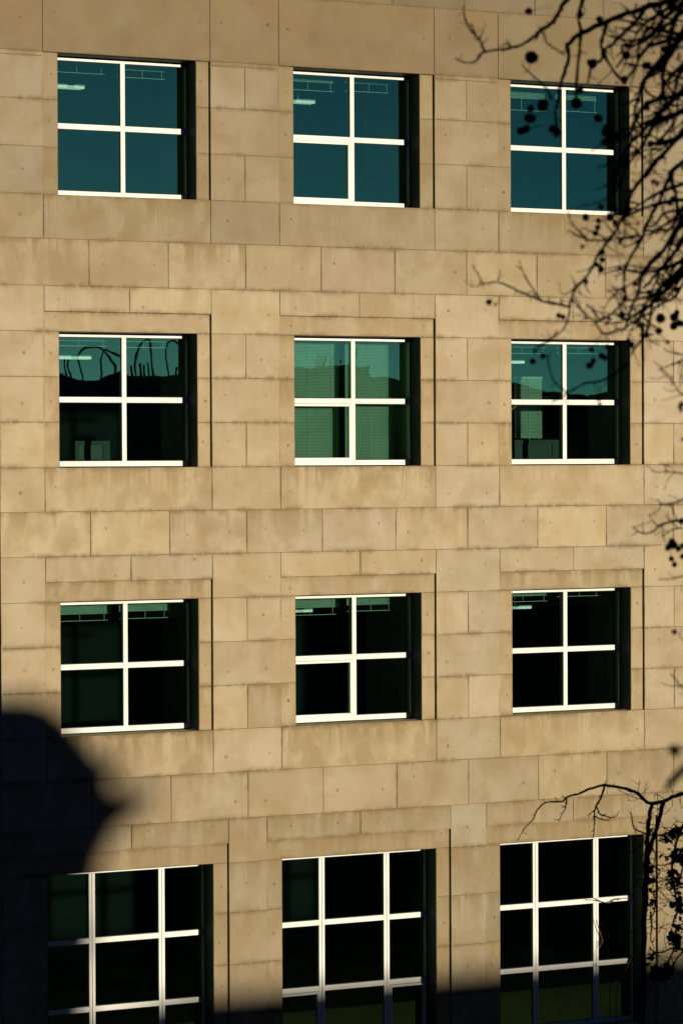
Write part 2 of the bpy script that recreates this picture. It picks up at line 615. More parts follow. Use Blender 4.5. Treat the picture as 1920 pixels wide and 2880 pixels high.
# storey slabs: ceiling face above, carpet below
for r in range(4):
    up = T[r] - 0.22
    lo = (B[r] + 0.80) if r < 3 else 11.15
    nxt = (T[r + 1] - 0.22) if r < 3 else GZ
    bm = bmesh.new()
    wbox(bm, XL + 0.11, XR, lo, nxt - 0.001, 0.524, 14.88, 0)
    for f in bm.faces:
        f.normal_update()
        if f.normal.z > 0.5:
            f.material_index = 1
    obj('floor_slab', bm, [PLASTER, CARPET], building)
    if r == 0:
        bm = bmesh.new()
        wbox(bm, XL + 0.11, XR, up - 0.15, up, 0.524, 14.88)
        obj('ceiling', bm, PLASTER, building)
    bm = bmesh.new()
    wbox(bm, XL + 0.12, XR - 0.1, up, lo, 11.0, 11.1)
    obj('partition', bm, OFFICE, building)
    # white columns standing to the right of each window, inside
    for c in COLS:
        xr = (WR if r < 3 else GWR)[c]
        bm = bmesh.new()
        wbox(bm, xr + 0.01, xr + 0.32, up + 0.001, lo - 0.001, 0.523, 0.523 + {-1: 0.75, 0: 1.25, 1: 0.7, 2: 0.8}[c])
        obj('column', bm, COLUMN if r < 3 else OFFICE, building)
bm = bmesh.new()
box(bm, XR, XR + 0.1, 0, 15, 0, GZ - ROOF_Y)
obj('side_wall', bm, CORE, building)


# windows: white frame with pane, sill and, in the middle bay, an opening sash
def make_window(xl, xr, t, b, vs, hs, bar, sash=None):
    f0, f1 = 0.30, 0.40
    b_ = b
    bm = bmesh.new()
    wbox(bm, xl, xr, t + 0.004, t + 0.060, f0, f1)
    wbox(bm, xl, xr, b - 0.088, b - 0.014, f0, f1)
    wbox(bm, xl, xl + 0.024, t + 0.060, b - 0.088, f0, f1)
    wbox(bm, xr - 0.024, xr, t + 0.060, b - 0.088, f0, f1)
    for x in vs:
        if bar > 0.09:        # coupled mullion with a groove down its middle
            wbox(bm, x - bar / 2, x - 0.004, t + 0.060, b - 0.088, f0 - 0.002, f1)
            wbox(bm, x + 0.004, x + bar / 2, t + 0.060, b - 0.088, f0 - 0.002, f1)
            wbox(bm, x - 0.0039, x + 0.0039, t + 0.060, b - 0.088, f0 + 0.012, f1 - 0.002)
        else:
            wbox(bm, x - bar / 2, x + bar / 2, t + 0.060, b - 0.088, f0 - 0.002, f1)
    xe = [xl + 0.024] + [q for x in vs for q in (x - bar / 2, x + bar / 2)] + [xr - 0.024]
    for hy in hs:
        for p, q in list(zip(xe, xe[1:]))[::2]:
            wbox(bm, p, q, hy - 0.038, hy + 0.038, f0, f1)
    # dark rubber gaskets between the bars and the glass
    gk = 0.009
    for x in vs:
        wbox(bm, x - bar / 2 - gk, x + bar / 2 + gk, t + 0.061, b - 0.089, f0 + 0.016, 0.324, 1)
    for hy in hs:
        wbox(bm, xl + 0.025, xr - 0.025, hy - 0.038 - gk, hy + 0.038 + gk, f0 + 0.0175, 0.3235, 1)
    wbox(bm, xl + 0.025, xr - 0.025, t + 0.0605, t + 0.0605 + gk, f0 + 0.019, 0.323, 1)
    wbox(bm, xl + 0.025, xr - 0.025, b - 0.0885 - gk, b - 0.0885, f0 + 0.019, 0.323, 1)
    fr = obj('window', bm, [WHITE, GASKET], building)
    mod = fr.modifiers.new('edge', 'BEVEL')
    mod.width = 0.003
    mod.segments = 1
    bm = bmesh.new()
    q = [bm.verts.new(c) for c in ((xl + 0.004, 0.325, GZ - b + 0.05), (xr - 0.004, 0.325, GZ - b + 0.05), (xr - 0.004, 0.325, GZ - t - 0.03), (xl + 0.004, 0.325, GZ - t - 0.03))]
    bm.faces.new(q)
    obj('pane', bm, GLASS, fr)
    for a, b in ((xl + 0.0005, xl + 0.003), (xr - 0.003, xr - 0.0005)):  # thin dark strips over the stone jambs, shade put in as colour
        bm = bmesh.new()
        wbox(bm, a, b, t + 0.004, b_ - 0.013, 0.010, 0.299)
        obj('reveal_shade_strip', bm, REVEAL_SHADE, fr)
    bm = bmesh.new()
    wbox(bm, xl + 0.004, xr - 0.004, t + 0.0005, t + 0.003, 0.010, 0.299)  # same painted shade under the lintel
    obj('reveal_shade_strip', bm, REVEAL_SHADE, fr)
    bm = bmesh.new()
    wbox(bm, xl + 0.004, xr - 0.004, b - 0.012, b + 0.012, 0.20, 0.42)
    obj('sill', bm, WHITE, fr)
    for (sx0, sx1, sy0, sy1) in (sash or []):
        bm = bmesh.new()
        k = 0.034
        wbox(bm, sx0, sx1, sy0, sy0 + k, f0 - 0.012, f0 + 0.06)
        wbox(bm, sx0, sx1, sy1 - k, sy1, f0 - 0.012, f0 + 0.06)
        wbox(bm, sx0, sx0 + k, sy0 + k, sy1 - k, f0 - 0.012, f0 + 0.06)
        wbox(bm, sx1 - k, sx1, sy0 + k, sy1 - k, f0 - 0.012, f0 + 0.06)
        obj('sash', bm, WHITE, fr)
    return fr


for r in range(3):
    for c in COLS:
        xm = WL[c] + 1.105
        hy = T[r] + (B[r] - T[r]) * 0.497
        sash = [(WL[c] + 0.026, xm - 0.038 + 0.001, hy + 0.042, B[r] - 0.088)] if c == 0 else None
        make_window(WL[c], WR[c], T[r], B[r], [xm], [hy], 0.068, sash)
for c in COLS:
    v0, v1 = GWL[c] + 0.79, GWL[c] + 1.86
    h0, h1 = 8.54, 9.505
    sash = [(GWL[c] + 0.026, v0 - 0.048, h1 + 0.043, B[3] - 0.09), (v1 + 0.048, GWR[c] - 0.026, h1 + 0.043, B[3] - 0.09)] if c == 0 else None
    make_window(GWL[c], GWR[c], T[3], B[3], [v0, v1], [h0, h1], 0.092, sash)

# ------------------------------------------------------------------ things inside the rooms
ROWW = ['top', 'second', 'third', 'ground']
COLW = {-1: 'left', 0: 'middle', 1: 'right', 2: 'far right'}


def blind(r, c, x0, x1, drop, side_word, lowered, y=0.62, top=None, label=None, band=0.5):
    t = (T[r] + 0.02) if top is None else top
    lb = label or ('%s white blind, %s half of the %s window in the %s row' % ('lowered' if lowered else 'raised', side_word, COLW[c], ROWW[r]))
    o = thing('venetian_blind', ((x0 + x1) / 2, y, GZ - t), lb, 'blind', 'venetian blinds inside the windows')
    bm = bmesh.new()
    wbox(bm, x0, x1, t, t + 0.025, y - 0.02, y + 0.02)
    obj('head_rail', bm, SLAT, o)
    bm = bmesh.new()
    n = int((drop if lowered else drop * band) / 0.0215)
    for i in range(n):
        z = GZ - t - 0.032 - i * 0.0215
        tl = 0.0095
        q = [bm.verts.new(p) for p in ((x0, y - 0.011, z - tl), (x1, y - 0.011, z - tl), (x1, y + 0.011, z + tl * 0.9), (x0, y + 0.011, z + tl * 0.9))]
        bm.faces.new(q)
    obj('slats', bm, SLAT, o)
    bm = bmesh.new()
    zb = t + 0.04 + drop
    wbox(bm, x0, x1, zb, zb + 0.008, y - 0.014, y + 0.014)
    obj('bottom_rail', bm, SLAT, o)
    for k in (0.12, 0.5, 0.88):
        bm = bmesh.new()
        xx = x0 + (x1 - x0) * k
        wbox(bm, xx - 0.003, xx + 0.003, t + 0.026, zb - 0.001, y - 0.016, y - 0.0135)
        obj('cord', bm, SLAT, o)
    return o


VARY = {(0, -1): (0.75, 0.9), (0, 0): (1.15, 1.0), (0, 1): (1.9, 1.75), (1, -1): (1, 1.1), (1, 1): (1.2, 1.1), (1, 0): (1, 1), (2, -1): (1, 0.95), (2, 0): (1.05, 0.9), (2, 1): (0.6, 0.35)}
for r in range(3):
    for c in (-1, 0, 1):
        xl = WL[c]
        if (r, c) == (1, 0):
            blind(r, c, xl + 0.02, xl + 1.032, 1.80, 'left', True)
            blind(r, c, xl + 1.138, xl + 1.935, 1.80, 'right', True)
        else:
            dr, bd = ((0.16, 0.5), (0.11, 0.6), (0.24, 0.72))[r]
            dl, dr_ = dr * VARY[(r, c)][0], dr * VARY[(r, c)][1]
            blind(r, c, xl + 0.05, xl + 1.03, dl, 'left', False, band=bd)
            blind(r, c, xl + 1.15, xl + 1.94, dr_, 'right', False, band=bd)
# a narrower blind further back in the right-hand room
blind(1, 1, 4.375, 4.86, 0.93, 'left', True, y=1.2, top=0.53, label='narrow lowered blind deep behind the left half of the right second-row window')

LAMPS = [(0, -1, 'upper left'), (0, 0, ''), (1, -1, ''), (1, 1, ''), (2, 0, ''), (2, 1, '')]
for r, c, _ in LAMPS:
    x1 = WL[c] + {-1: 1.04, 0: 1.05, 1: 1.09}[c]
    j = {(0, -1): (-0.06, 0.0, 0.25), (0, 0): (0.05, 0.1, 0.27), (1, -1): (0.0, -0.05, 0.28), (1, 1): (0.04, 0.15, 0.26), (2, 0): (-0.08, 0.0, 0.26), (2, 1): (0.0, -0.1, 0.30)}[(r, c)]
    x1 += j[0]
    x0, y, yt = x1 - 1.25, 1.45 + j[1], T[r] + j[2]
    o = thing('ceiling_lamp', ((x0 + x1) / 2, y, GZ - yt), 'lit strip lamp hanging behind the %s window of the %s row' % (COLW[c], ROWW[r]), 'lamp', 'strip lamps hanging in the rooms')
    bm = bmesh.new()
    wbox(bm, x0, x1, yt, yt + 0.018, y - 0.09, y + 0.09)
    for k in (0.2, 0.8):
        xx = x0 + (x1 - x0) * k
        wbox(bm, xx - 0.003, xx + 0.003, T[r] - 0.22, yt, y - 0.003, y + 0.003)
    obj('housing', bm, HOUSING, o)
    bm = bmesh.new()
    wbox(bm, x0 + 0.004, x1 - 0.004, yt + 0.019, yt + 0.055, y - 0.085, y + 0.085)
    obj('diffuser', bm, LAMP, o)


def monitor(x0, x1, y, Y0, Y1, label):
    o = thing('computer_monitor', ((x0 + x1) / 2, y, GZ - Y1), label, 'monitor', 'monitors standing by the windows')
    bm = bmesh.new()
    k = 0.06
    wbox(bm, x0, x1, Y0, Y0 + k, y, y + 0.05)
    wbox(bm, x0, x1, Y1 - k - 0.1, Y1 - 0.1, y, y + 0.05)
    wbox(bm, x0, x0 + k, Y0 + k, Y1 - k - 0.1, y, y + 0.05)
    wbox(bm, x1 - k * 1.8, x1, Y0 + k, Y1 - k - 0.1, y, y + 0.05)
    obj('casing', bm, GREYP, o)
    bm = bmesh.new()
    wbox(bm, x0 + k + 0.001, x1 - k * 1.8 - 0.001, Y0 + k + 0.001, Y1 - k - 0.101, y + 0.015, y + 0.04)
    obj('screen', bm, BLACKP, o)
    bm = bmesh.new()
    xm = (x0 + x1) / 2
    wbox(bm, xm - 0.04, xm + 0.04, Y1 - 0.0999, Y1 - 0.021, y + 0.01, y + 0.045)
    wbox(bm, xm - 0.14, xm + 0.14, Y1 - 0.02, Y1, y - 0.06, y + 0.12)
    obj('stand', bm, GREYP, o)


def desk(x0, x1, y0, y1, Yt, Yf, label):
    o = thing('desk', ((x0 + x1) / 2, (y0 + y1) / 2, GZ - Yf), label, 'desk', 'desks by the windows')
    bm = bmesh.new()
    wbox(bm, x0, x1, Yt, Yt + 0.03, y0, y1)
    obj('desk_top', bm, WOOD, o)
    for px in (x0 + 0.04, x1 - 0.09):
        for py in (y0 + 0.04, y1 - 0.09):
            bm = bmesh.new()
            wbox(bm, px, px + 0.05, Yt + 0.031, Yf, py, py + 0.05)
            obj('leg', bm, GREYP, o)


monitor(-2.97, -2.43, 1.05, 1.51, 1.93, 'grey monitor on the desk behind the left second-row window')
desk(-3.6, -1.9, 0.75, 1.5, 1.931, 2.687, 'plain desk under the monitor behind the left second-row window')
monitor(4.28, 5.07, 1.05, 1.50, 1.93, 'wide grey monitor on the desk behind the right second-row window')
desk(3.75, 5.5, 0.75, 1.5, 1.931, 2.687, 'plain desk under the wide monitor behind the right second-row window')

# ------------------------------------------------------------------ bare plane tree at the right, twelve metres from the lens


def pa(*pts):
    return [(1260 + x / 2.3758, y / 2.3758) for x, y in pts]


def pb(*pts):
    return [(1500 + x / 3.7333, 440 + y / 3.7333) for x, y in pts]


def pc(*pts):
    return [(1760 + x / 2.35, 950 + y / 2.35) for x, y in pts]


def pd(*pts):
    return [(1400 + x / 3.0154, 2100 + y / 3.0154) for x, y in pts]


def p4(*pts):
    return [(960 + x / 1.6333, 720 + y / 1.6333) for x, y in pts]


def p7(*pts):
    return [(1420 + x / 4.1263, 930 + y / 4.1263) for x, y in pts]


BR = [  # (traced points, width at the start, width at the end in photograph px)
    (pa((1700, -60), (1480, 0), (1300, 55), (1180, 95), (1060, 140), (900, 220), (800, 290), (795, 330), (802, 380), (775, 480), (755, 550), (740, 610), (730, 680), (712, 760), (722, 850)), 13, 5),
    (pa((900, -120), (790, 0), (740, 70), (715, 125), (680, 165), (620, 195), (570, 250), (480, 300), (400, 325), (240, 345), (200, 390), (150, 420), (80, 410), (50, 385)), 11, 2.5),
    (pa((240, 340), (205, 265), (140, 190), (110, 120), (100, 40)), 6, 2.5),
    (pa((205, 265), (222, 232), (230, 203)), 4, 2), (pa((178, 222), (165, 190), (155, 158)), 4, 2), (pa((205, 265), (178, 272)), 3, 1.5),
    (pa((420, 318), (400, 300), (378, 290)), 4, 2),
    (pa((620, 195), (640, 240), (660, 290), (720, 330), (780, 370)), 5, 3),
    (pa((690, 660), (660, 600), (600, 535), (540, 485), (515, 460), (490, 435)), 5, 2),
    (pa((930, -90), (890, 30), (870, 110), (880, 190), (880, 280), (870, 400), (855, 530), (850, 640), (858, 700)), 10, 5),
    (pa((1060, 140), (1045, 200), (1020, 290), (1030, 350), (1020, 400), (965, 440), (940, 500), (930, 560)), 9, 4),
    (pa((1310, 60), (1250, 140), (1180, 210), (1100, 290), (1040, 340), (1080, 440), (1140, 520), (1180, 560)), 10, 5),
    (pa((1700, 20), (1568, 80), (1490, 150), (1400, 200), (1330, 260), (1250, 300), (1160, 310), (1165, 380), (1120, 450)), 10, 4),
    (pa((1620, -60), (1568, 20), (1520, 120), (1480, 250), (1460, 400), (1400, 480), (1330, 520), (1290, 590), (1240, 640)), 14, 4),
    (pa((1680, 60), (1568, 200), (1500, 330), (1440, 450), (1430, 560), (1440, 650), (1480, 740), (1500, 820), (1420, 920), (1380, 960)), 13, 5),
    (pa((1680, 330), (1568, 450), (1530, 520), (1500, 640), (1450, 720), (1380, 810)), 11, 4),
    (pa((1700, 820), (1568, 900), (1490, 940), (1400, 960), (1340, 960)), 17, 8),
    (pa((1700, 700), (1568, 870), (1440, 1020), (1380, 1090), (1310, 1188)), 11, 8),
    (pa((1350, 20), (1370, 50), (1420, 110), (1500, 130), (1600, 145)), 7, 4),
    (pb((1700, -10), (1568, 60), (1450, 150), (1400, 270), (1320, 450), (1240, 600), (1170, 740), (1140, 850), (1060, 980), (980, 1130), (950, 1220), (945, 1340), (960, 1420), (950, 1500), (880, 1590), (780, 1680), (700, 1720), (640, 1730), (580, 1690), (490, 1590), (420, 1450)), 10, 2.5),
    (pb((1450, 150), (1450, 260), (1490, 400), (1500, 540), (1480, 680), (1420, 760), (1300, 780), (1180, 780)), 9, 5),
    (pb((1330, 0), (1240, 100), (1160, 210), (1050, 340), (985, 480), (940, 640), (910, 690), (850, 800), (770, 900), (690, 1010), (620, 1150), (530, 1290), (440, 1380), (390, 1500), (375, 1600), (360, 1700), (320, 1800), (240, 1880), (150, 1930), (0, 2020)), 10, 2.5),
    (pb((372, 1575), (280, 1560), (180, 1540), (90, 1520), (0, 1480)) + p4((820, 165), (760, 135), (700, 120), (650, 125), (625, 80), (600, 45)), 7, 2),
    (p4((650, 125), (620, 140), (590, 138)), 3, 1.5), (p4((905, 190), (850, 110), (830, 65), (815, 20)), 4, 1.5), (p4((715, 112), (725, 85), (728, 58)), 3, 1.5),
    (pb((760, 880), (600, 880), (480, 840), (410, 800), (360, 770)), 6, 2), (pb((560, 880), (500, 810), (430, 740), (370, 640), (350, 570)), 5, 1.5),
    (pb((870, 860), (1000, 850), (1100, 830)), 6, 7), (pb((750, 860), (660, 810), (560, 770), (500, 750)), 4, 1.5),
    (pb((830, 790), (780, 740), (740, 680), (725, 630)), 4, 2), (pb((940, 660), (960, 760), (930, 880), (880, 930)), 5, 2),
    (pb((890, 130), (870, 270), (820, 370), (730, 450), (650, 490), (560, 510), (450, 530)), 4, 1.5),
    (pb((1640, 560), (1568, 570), (1380, 590), (1320, 660), (1270, 720), (1180, 740)), 8, 4),
    (pb((1680, 600), (1568, 700), (1500, 760), (1440, 870), (1350, 990), (1250, 1080), (1180, 1180), (1120, 1250), (1100, 1390), (1040, 1550), (990, 1700), (960, 1800)), 12, 5),
    (pb((1660, 720), (1568, 850), (1480, 1000), (1380, 1120), (1240, 1290), (1150, 1380)), 11, 5),
    (pb((1660, 1100), (1568, 1190), (1460, 1290), (1350, 1430), (1250, 1520), (1230, 1650), (1200, 1800), (1160, 1890), (1080, 1990), (1010, 2085)), 11, 4),
    (pb((1660, 950), (1568, 1060), (1450, 1190), (1400, 1290), (1290, 1340)), 9, 3),
    (pb((1640, 1250), (1568, 1330), (1480, 1470), (1350, 1550), (1260, 1600)), 8, 3),
    (pb((640, 1740), (720, 1850), (780, 1860), (870, 1820), (960, 1800), (1100, 1700), (1230, 1640)), 4, 5),
    (pb((840, 1640), (960, 1720), (1040, 1700), (1150, 1590)), 4, 3), (pb((700, 1720), (600, 1600), (540, 1550)), 4, 1.5),
    (pb((1140, 850), (1080, 900), (980, 945), (930, 940)), 5, 2), (pb((1100, 830), (1070, 780), (1000, 720), (960, 690)), 4, 1.5),
    (pb((950, 1210), (900, 1160), (840, 1160), (780, 1190)), 5, 2), (pb((960, 1200), (900, 1240), (830, 1250)), 4, 2), (pb((1000, 1210), (1040, 1195), (1085, 1210)), 4, 3),
    (pb((530, 1300), (545, 1370), (590, 1440)), 4, 2), (pb((450, 1360), (400, 1400), (320, 1450), (265, 1410)), 4, 1.5), (pb((440, 1380), (425, 1340), (420, 1290)), 4, 1.5),
    (pb((390, 1480), (450, 1560), (520, 1640), (560, 1720)), 4, 2), (pb((560, 1560), (640, 1620), (740, 1640), (800, 1650)), 3, 2),
    (p7((495, 290), (505, 420), (560, 580), (620, 640), (690, 700), (720, 720)), 3, 4),
    (p7((1420, 380), (1290, 480), (1180, 550), (1080, 590), (920, 615), (800, 680), (720, 720), (640, 780), (560, 820)), 6, 2.5),
    (p7((600, 0), (560, 70), (480, 140), (370, 210)), 4, 2),
    (pc((500, 130), (376, 112), (290, 95), (245, 70)), 4, 2), (pc((500, 470), (376, 380), (340, 345), (300, 285), (240, 225), (225, 180)), 4, 2), (pc((300, 285), (308, 248)), 3, 2),
    (pc((500, 930), (376, 900), (320, 888), (268, 880), (250, 835)), 4, 2), (pc((268, 880), (210, 888), (160, 878)), 3, 1.5),
    (pc((500, 1020), (376, 1070), (310, 1092), (240, 1098), (205, 1070)), 5, 2),
    (pc((520, 1150), (376, 1200), (300, 1215), (220, 1240), (180, 1280), (125, 1295), (80, 1280), (40, 1245)), 7, 2), (pc((80, 1280), (40, 1305)), 3, 1.5),
    (pc((220, 1240), (185, 1225), (150, 1165)), 3, 1.5), (pc((290, 1215), (255, 1170)), 3, 1.5), (pc((376, 1260), (310, 1265), (240, 1310)), 4, 2),
    (pc((500, 1550), (376, 1575), (280, 1595), (210, 1595)), 4, 1.5), (pc((480, 2320), (376, 2300), (290, 2302), (230, 2280)), 3, 1.5), (pc((460, 2400), (376, 2320), (340, 2280), (285, 2215)), 3, 1.5),
    (pc((450, 2060), (376, 2000), (330, 1940)), 2.5, 1.5),
    (pb((1260, 480), (1262, 400), (1250, 320)), 3, 2), (pb((1410, 250), (1330, 215), (1270, 140)), 3, 1.5),
]
tree = thing('plane_tree', Vector((*(CAM + FWD * 12.6 + RIGHT * 7.0).xy, 0)),
             'bare plane tree with dark twigs and hanging seed balls, right of the facade', 'tree')
tb = bmesh.new()
DEP = []
rng = random.Random(5)


def spur(bm, p, d, ln, r):
    side = d.cross(Vector((rng.uniform(-1, 1), rng.uniform(-1, 1), rng.uniform(-1, 1))))
    if side.length < 1e-4:
        return
    v = (side.normalized() * 0.9 + d.normalized() * rng.uniform(0.1, 0.9)).normalized()
    pts, rad = [p.copy()], [r]
    n = 4
    for i in range(n):
        v = (v + Vector((rng.uniform(-.35, .35), rng.uniform(-.35, .35), rng.uniform(-.25, .35)))).normalized()
        pts.append(pts[-1] + v * ln / n)
        rad.append(r * (1 - 0.5 * (i + 1) / n))
    rad[-1] *= 1.9           # a bud
    rad.append(r * 0.3)
    pts.append(pts[-1] + v * r * 3)
    tube(bm, pts, rad, 4)
    if ln > 0.09 and rng.random() < 0.75:
        k = rng.randint(1, 3)
        spur(bm, pts[k], pts[k + 1] - pts[k], ln * rng.uniform(0.3, 0.6), r * 0.8)


ANCH = []
ROOTS = []
for bi, (pts, w0, w1) in enumerate(BR):
    d0 = rng.uniform(11.4, 13.0)
    u0 = pts[0]
    if u0[0] > 1925 or u0[1] < -20:
        ROOTS.append((u0[0], u0[1], d0, w0))
    elif ANCH:                    # a side twig starts on the branch it grows from
        d0 = min(ANCH, key=lambda a: (a[0] - u0[0]) ** 2 + (a[1] - u0[1]) ** 2)[2]
    P3, rad = [], []
    n = len(pts)
    dd = d0
    for i, (u, v) in enumerate(pts):
        dd += rng.uniform(-0.07, 0.07) if i else 0
        P3.append(at(u, v, dd))
        rad.append(1.3 * (w0 + (w1 - w0) * i / max(1, n - 1)) / 2 * dd / FPX)
        ANCH.append((u, v, dd))
    P, Q = smooth_path(P3, rad, 4)
    P = [p + Vector((rng.uniform(-1, 1), 0, rng.uniform(-1, 1))) * q * 0.35 for p, q in zip(P, Q)]
    Q = [q * rng.uniform(0.85, 1.25) for q in Q]
    tube(tb, P, Q, 7)
    for i in range(1, len(P) - 1):
        if rng.random() < 0.36:
            u_here = pts[min(i // 4, n - 1)]
            ln = rng.choice((0.012, 0.018, 0.025, 0.035)) if (u_here[0] < 1640 or rng.random() < .4) else rng.uniform(0.02, 0.10)
            spur(tb, P[i], P[i + 1] - P[i], ln, max(0.0018, min(0.0032, Q[i] * 0.5)))
# the thicket of finer branches at the right edge
def wander(u, v, ang, w0, steps, st0, st1, lim, depth=0, d=None):
    dd = d or rng.uniform(11.4, 13.2)
    root = (u, v, dd, w0)
    pts = [at(u, v, dd)]
    px = [(u, v, dd)]
    for i in range(steps):
        ang += rng.uniform(-0.45, 0.45)
        st = rng.uniform(st0, st1)
        u += math.cos(ang) * st
        v += math.sin(ang) * st
        dd += rng.uniform(-0.08, 0.08)
        if u < lim:
            break
        pts.append(at(u, v, dd))
        px.append((u, v, dd))
    if len(pts) < 3:
        return
    if depth == 0:
        ROOTS.append(root)
    rad = [(w0 + (2.4 - w0) * i / (len(pts) - 1)) / 2 * 12.3 / FPX for i in range(len(pts))]
    P, Q = smooth_path(pts, rad, 4)
    tube(tb, P, [q * rng.uniform(0.85, 1.25) for q in Q], 6)
    for i in range(1, len(P) - 1):
        if rng.random() < 0.22:
            spur(tb, P[i], P[i + 1] - P[i], rng.choice((0.015, 0.02, 0.03, 0.05, 0.09)), 0.0024)
    if depth < 1:
        for q in px[1:-1]:
            if rng.random() < 0.55:
                wander(q[0], q[1], ang + rng.choice((-1, 1)) * rng.uniform(0.5, 1.1), w0 * 0.6, rng.randint(3, 4), 16, 32, lim, 1, q[2])


for k in range(22):
    wander(rng.uniform(1800, 2040), rng.uniform(-70, 380), rng.uniform(math.radians(100), math.radians(165)), rng.uniform(8, 15), rng.randint(5, 7), 28, 52, 1620 + 60 * (k % 3))
for k in range(15):
    wander(rng.uniform(1800, 1990), rng.uniform(520, 860), rng.uniform(math.radians(105), math.radians(160)), rng.uniform(7, 12), rng.randint(4, 6), 26, 46, 1690)
# trunk and limbs outside the frame carry all of it
tx = Vector(tree.location)
trunk = [tx + Vector((R(-.1, .1), R(-.1, .1), z)) for z in (0, 2, 4, 6, 8, 10, 12, 14, 16)]
P, Q = smooth_path(trunk, [0.32, 0.27, 0.25, 0.23, 0.2, 0.17, 0.13, 0.09, 0.05], 3)
tube(tb, P, Q, 12)
# a drooping bough just outside the frame; every twig in view grows from it
BOUGH = [(2230, -560), (2150, -250), (2095, 60), (2078, 400), (2088, 750), (2072, 1050), (2090, 1400), (2075, 1750), (2085, 2050)]
BP = [at(u, v, 12.3 + 0.15 * math.sin(i * 1.7)) for i, (u, v) in enumerate(BOUGH)]
BP, BQ = smooth_path(BP, [0.045, 0.038, 0.032, 0.027, 0.022, 0.018, 0.014, 0.010, 0.006], 8)
tube(tb, BP, BQ, 9)
for z, k in ((12.6, 0), (8.2, 26)):
    a = tx + Vector((0, 0, z))
    e = BP[k]
    P, Q = smooth_path([a, a * 0.6 + e * 0.4 + Vector((0, 0, 0.9)), a * 0.25 + e * 0.75 + Vector((0, 0, 0.6)), e], [0.10, 0.075, 0.055, BQ[k]], 6)
    tube(tb, P, Q, 9)
for u, v, d, w0 in ROOTS:
    p = at(u, v, d)
    lift = 0.12 if v > 0 else 0.35
    k = min(range(len(BP)), key=lambda i: (BP[i] - p - Vector((0, 0, lift))).length)
    e = BP[k]
    r0 = 1.2 * w0 / 2 * d / FPX
    P, Q = smooth_path([e, e * 0.5 + p * 0.5 + Vector((rng.uniform(-.03, .03), 0, 0.05)), p], [max(r0 * 1.3, 0.007), r0 * 1.1, r0], 5)
    tube(tb, P, Q, 7)
P, Q = smooth_path([BP[46], at(2130, 1560, 11), at(2170, 1850, 8.2), at(2060, 2050, 6.2), at(2010, 2090, 5.6)], [0.013, 0.012, 0.010, 0.008, 0.006], 6)
tube(tb, P, Q, 7)
obj('branches', tb, BARK, tree)

BALLS = [(q, r_) for q, r_ in
         [(pa((555, 385))[0], 17), (pa((535, 75))[0], 10), (pa((630, 705))[0], 15), (pa((550, 725))[0], 9), (pa((545, 790))[0], 13), (pa((485, 875))[0], 12), (pa((520, 862))[0], 11), (pa((700, 862))[0], 13), (pa((725, 885))[0], 12),
          (pa((855, 690))[0], 13), (pa((1000, 790))[0], 12), (pa((1060, 880))[0], 15), (pa((1110, 915))[0], 12), (pa((1045, 950))[0], 12), (pa((1260, 775))[0], 8.5), (pa((1325, 440))[0], 13), (pa((1170, 530))[0], 10),
          (pa((880, 100))[0], 10), (pa((1010, 130))[0], 9), (pa((1320, 720))[0], 9), (pa((1350, 960))[0], 10), (pa((880, 600))[0], 11), (pa((960, 420))[0], 12), (pa((1190, 370))[0], 10), (pa((1450, 330))[0], 11), (pa((1490, 30))[0], 13)]
         + [(pb(a)[0], r_ / 3.73) for a, r_ in (((545, 640), 40), ((680, 675), 28), ((670, 745), 28), ((645, 805), 32), ((800, 635), 40), ((830, 540), 36), ((720, 1085), 30), ((705, 1185), 32), ((665, 1140), 30), ((720, 1010), 30), ((265, 1670), 28), ((308, 1685), 24),
                                               ((925, 1665), 40), ((1330, 1700), 48), ((1310, 1830), 38), ((1470, 1690), 38), ((1500, 1640), 32), ((1470, 1780), 40), ((1525, 1750), 40), ((1140, 1875), 30), ((1180, 1880), 28), ((1405, 1950), 22),
                                               ((1430, 490), 28), ((1455, 440), 24), ((1065, 1340), 25), ((1500, 1400), 30), ((850, 700), 30))]
         + [(p7(a)[0], r_ / 4.13) for a, r_ in (((345, 240), 24), ((318, 355), 32), ((437, 295), 32), ((1000, 220), 28), ((1018, 350), 36), ((975, 405), 36), ((1115, 295), 34), ((1157, 315), 36), ((1180, 190), 28), ((1085, 790), 28), ((1095, 855), 24), ((1425, 110), 30), ((1460, 165), 36))]
         + [(pc(a)[0], r_ / 2.35) for a, r_ in (((297, 1460), 18), ((317, 1498), 19), ((376, 1375), 22), ((372, 1445), 18), ((310, 1370), 26), ((270, 30), 14))]]
for (u, v), r_ in BALLS:
    near = min((a for a in ANCH if a[1] <= v + 5), key=lambda a: (a[0] - u) ** 2 + 0.6 * (a[1] - v) ** 2, default=(u, v - 30, 12.2))
    d = near[2]
    c0 = at(u, v, d)
    rad = rng.uniform(0.92, 1.16) * r_ * d / FPX
    bm = bmesh.new()
    zs = rng.uniform(0.88, 1.08)
    bmesh.ops.create_icosphere(bm, subdivisions=3, radius=rad)
    for vt in bm.verts:
        vt.co *= rng.uniform(0.76, 1.2)
        vt.co.z *= zs
        vt.co.x *= 2 - zs
    bmesh.ops.translate(bm, verts=bm.verts, vec=c0)
    top = at(near[0], near[1], d)
    if (top - c0).length > 0.10:
        top = c0 + (top - c0).normalized() * 0.09 + Vector((0, 0, 0.01))
    P, Q = smooth_path([c0 + (top - c0) * 0.1, (c0 + top) / 2 + Vector((0.003, 0, 0.006)), top], [0.0009] * 3, 3)
    tube(bm, P, Q, 4)
    obj('seed_ball', bm, BALL, tree)


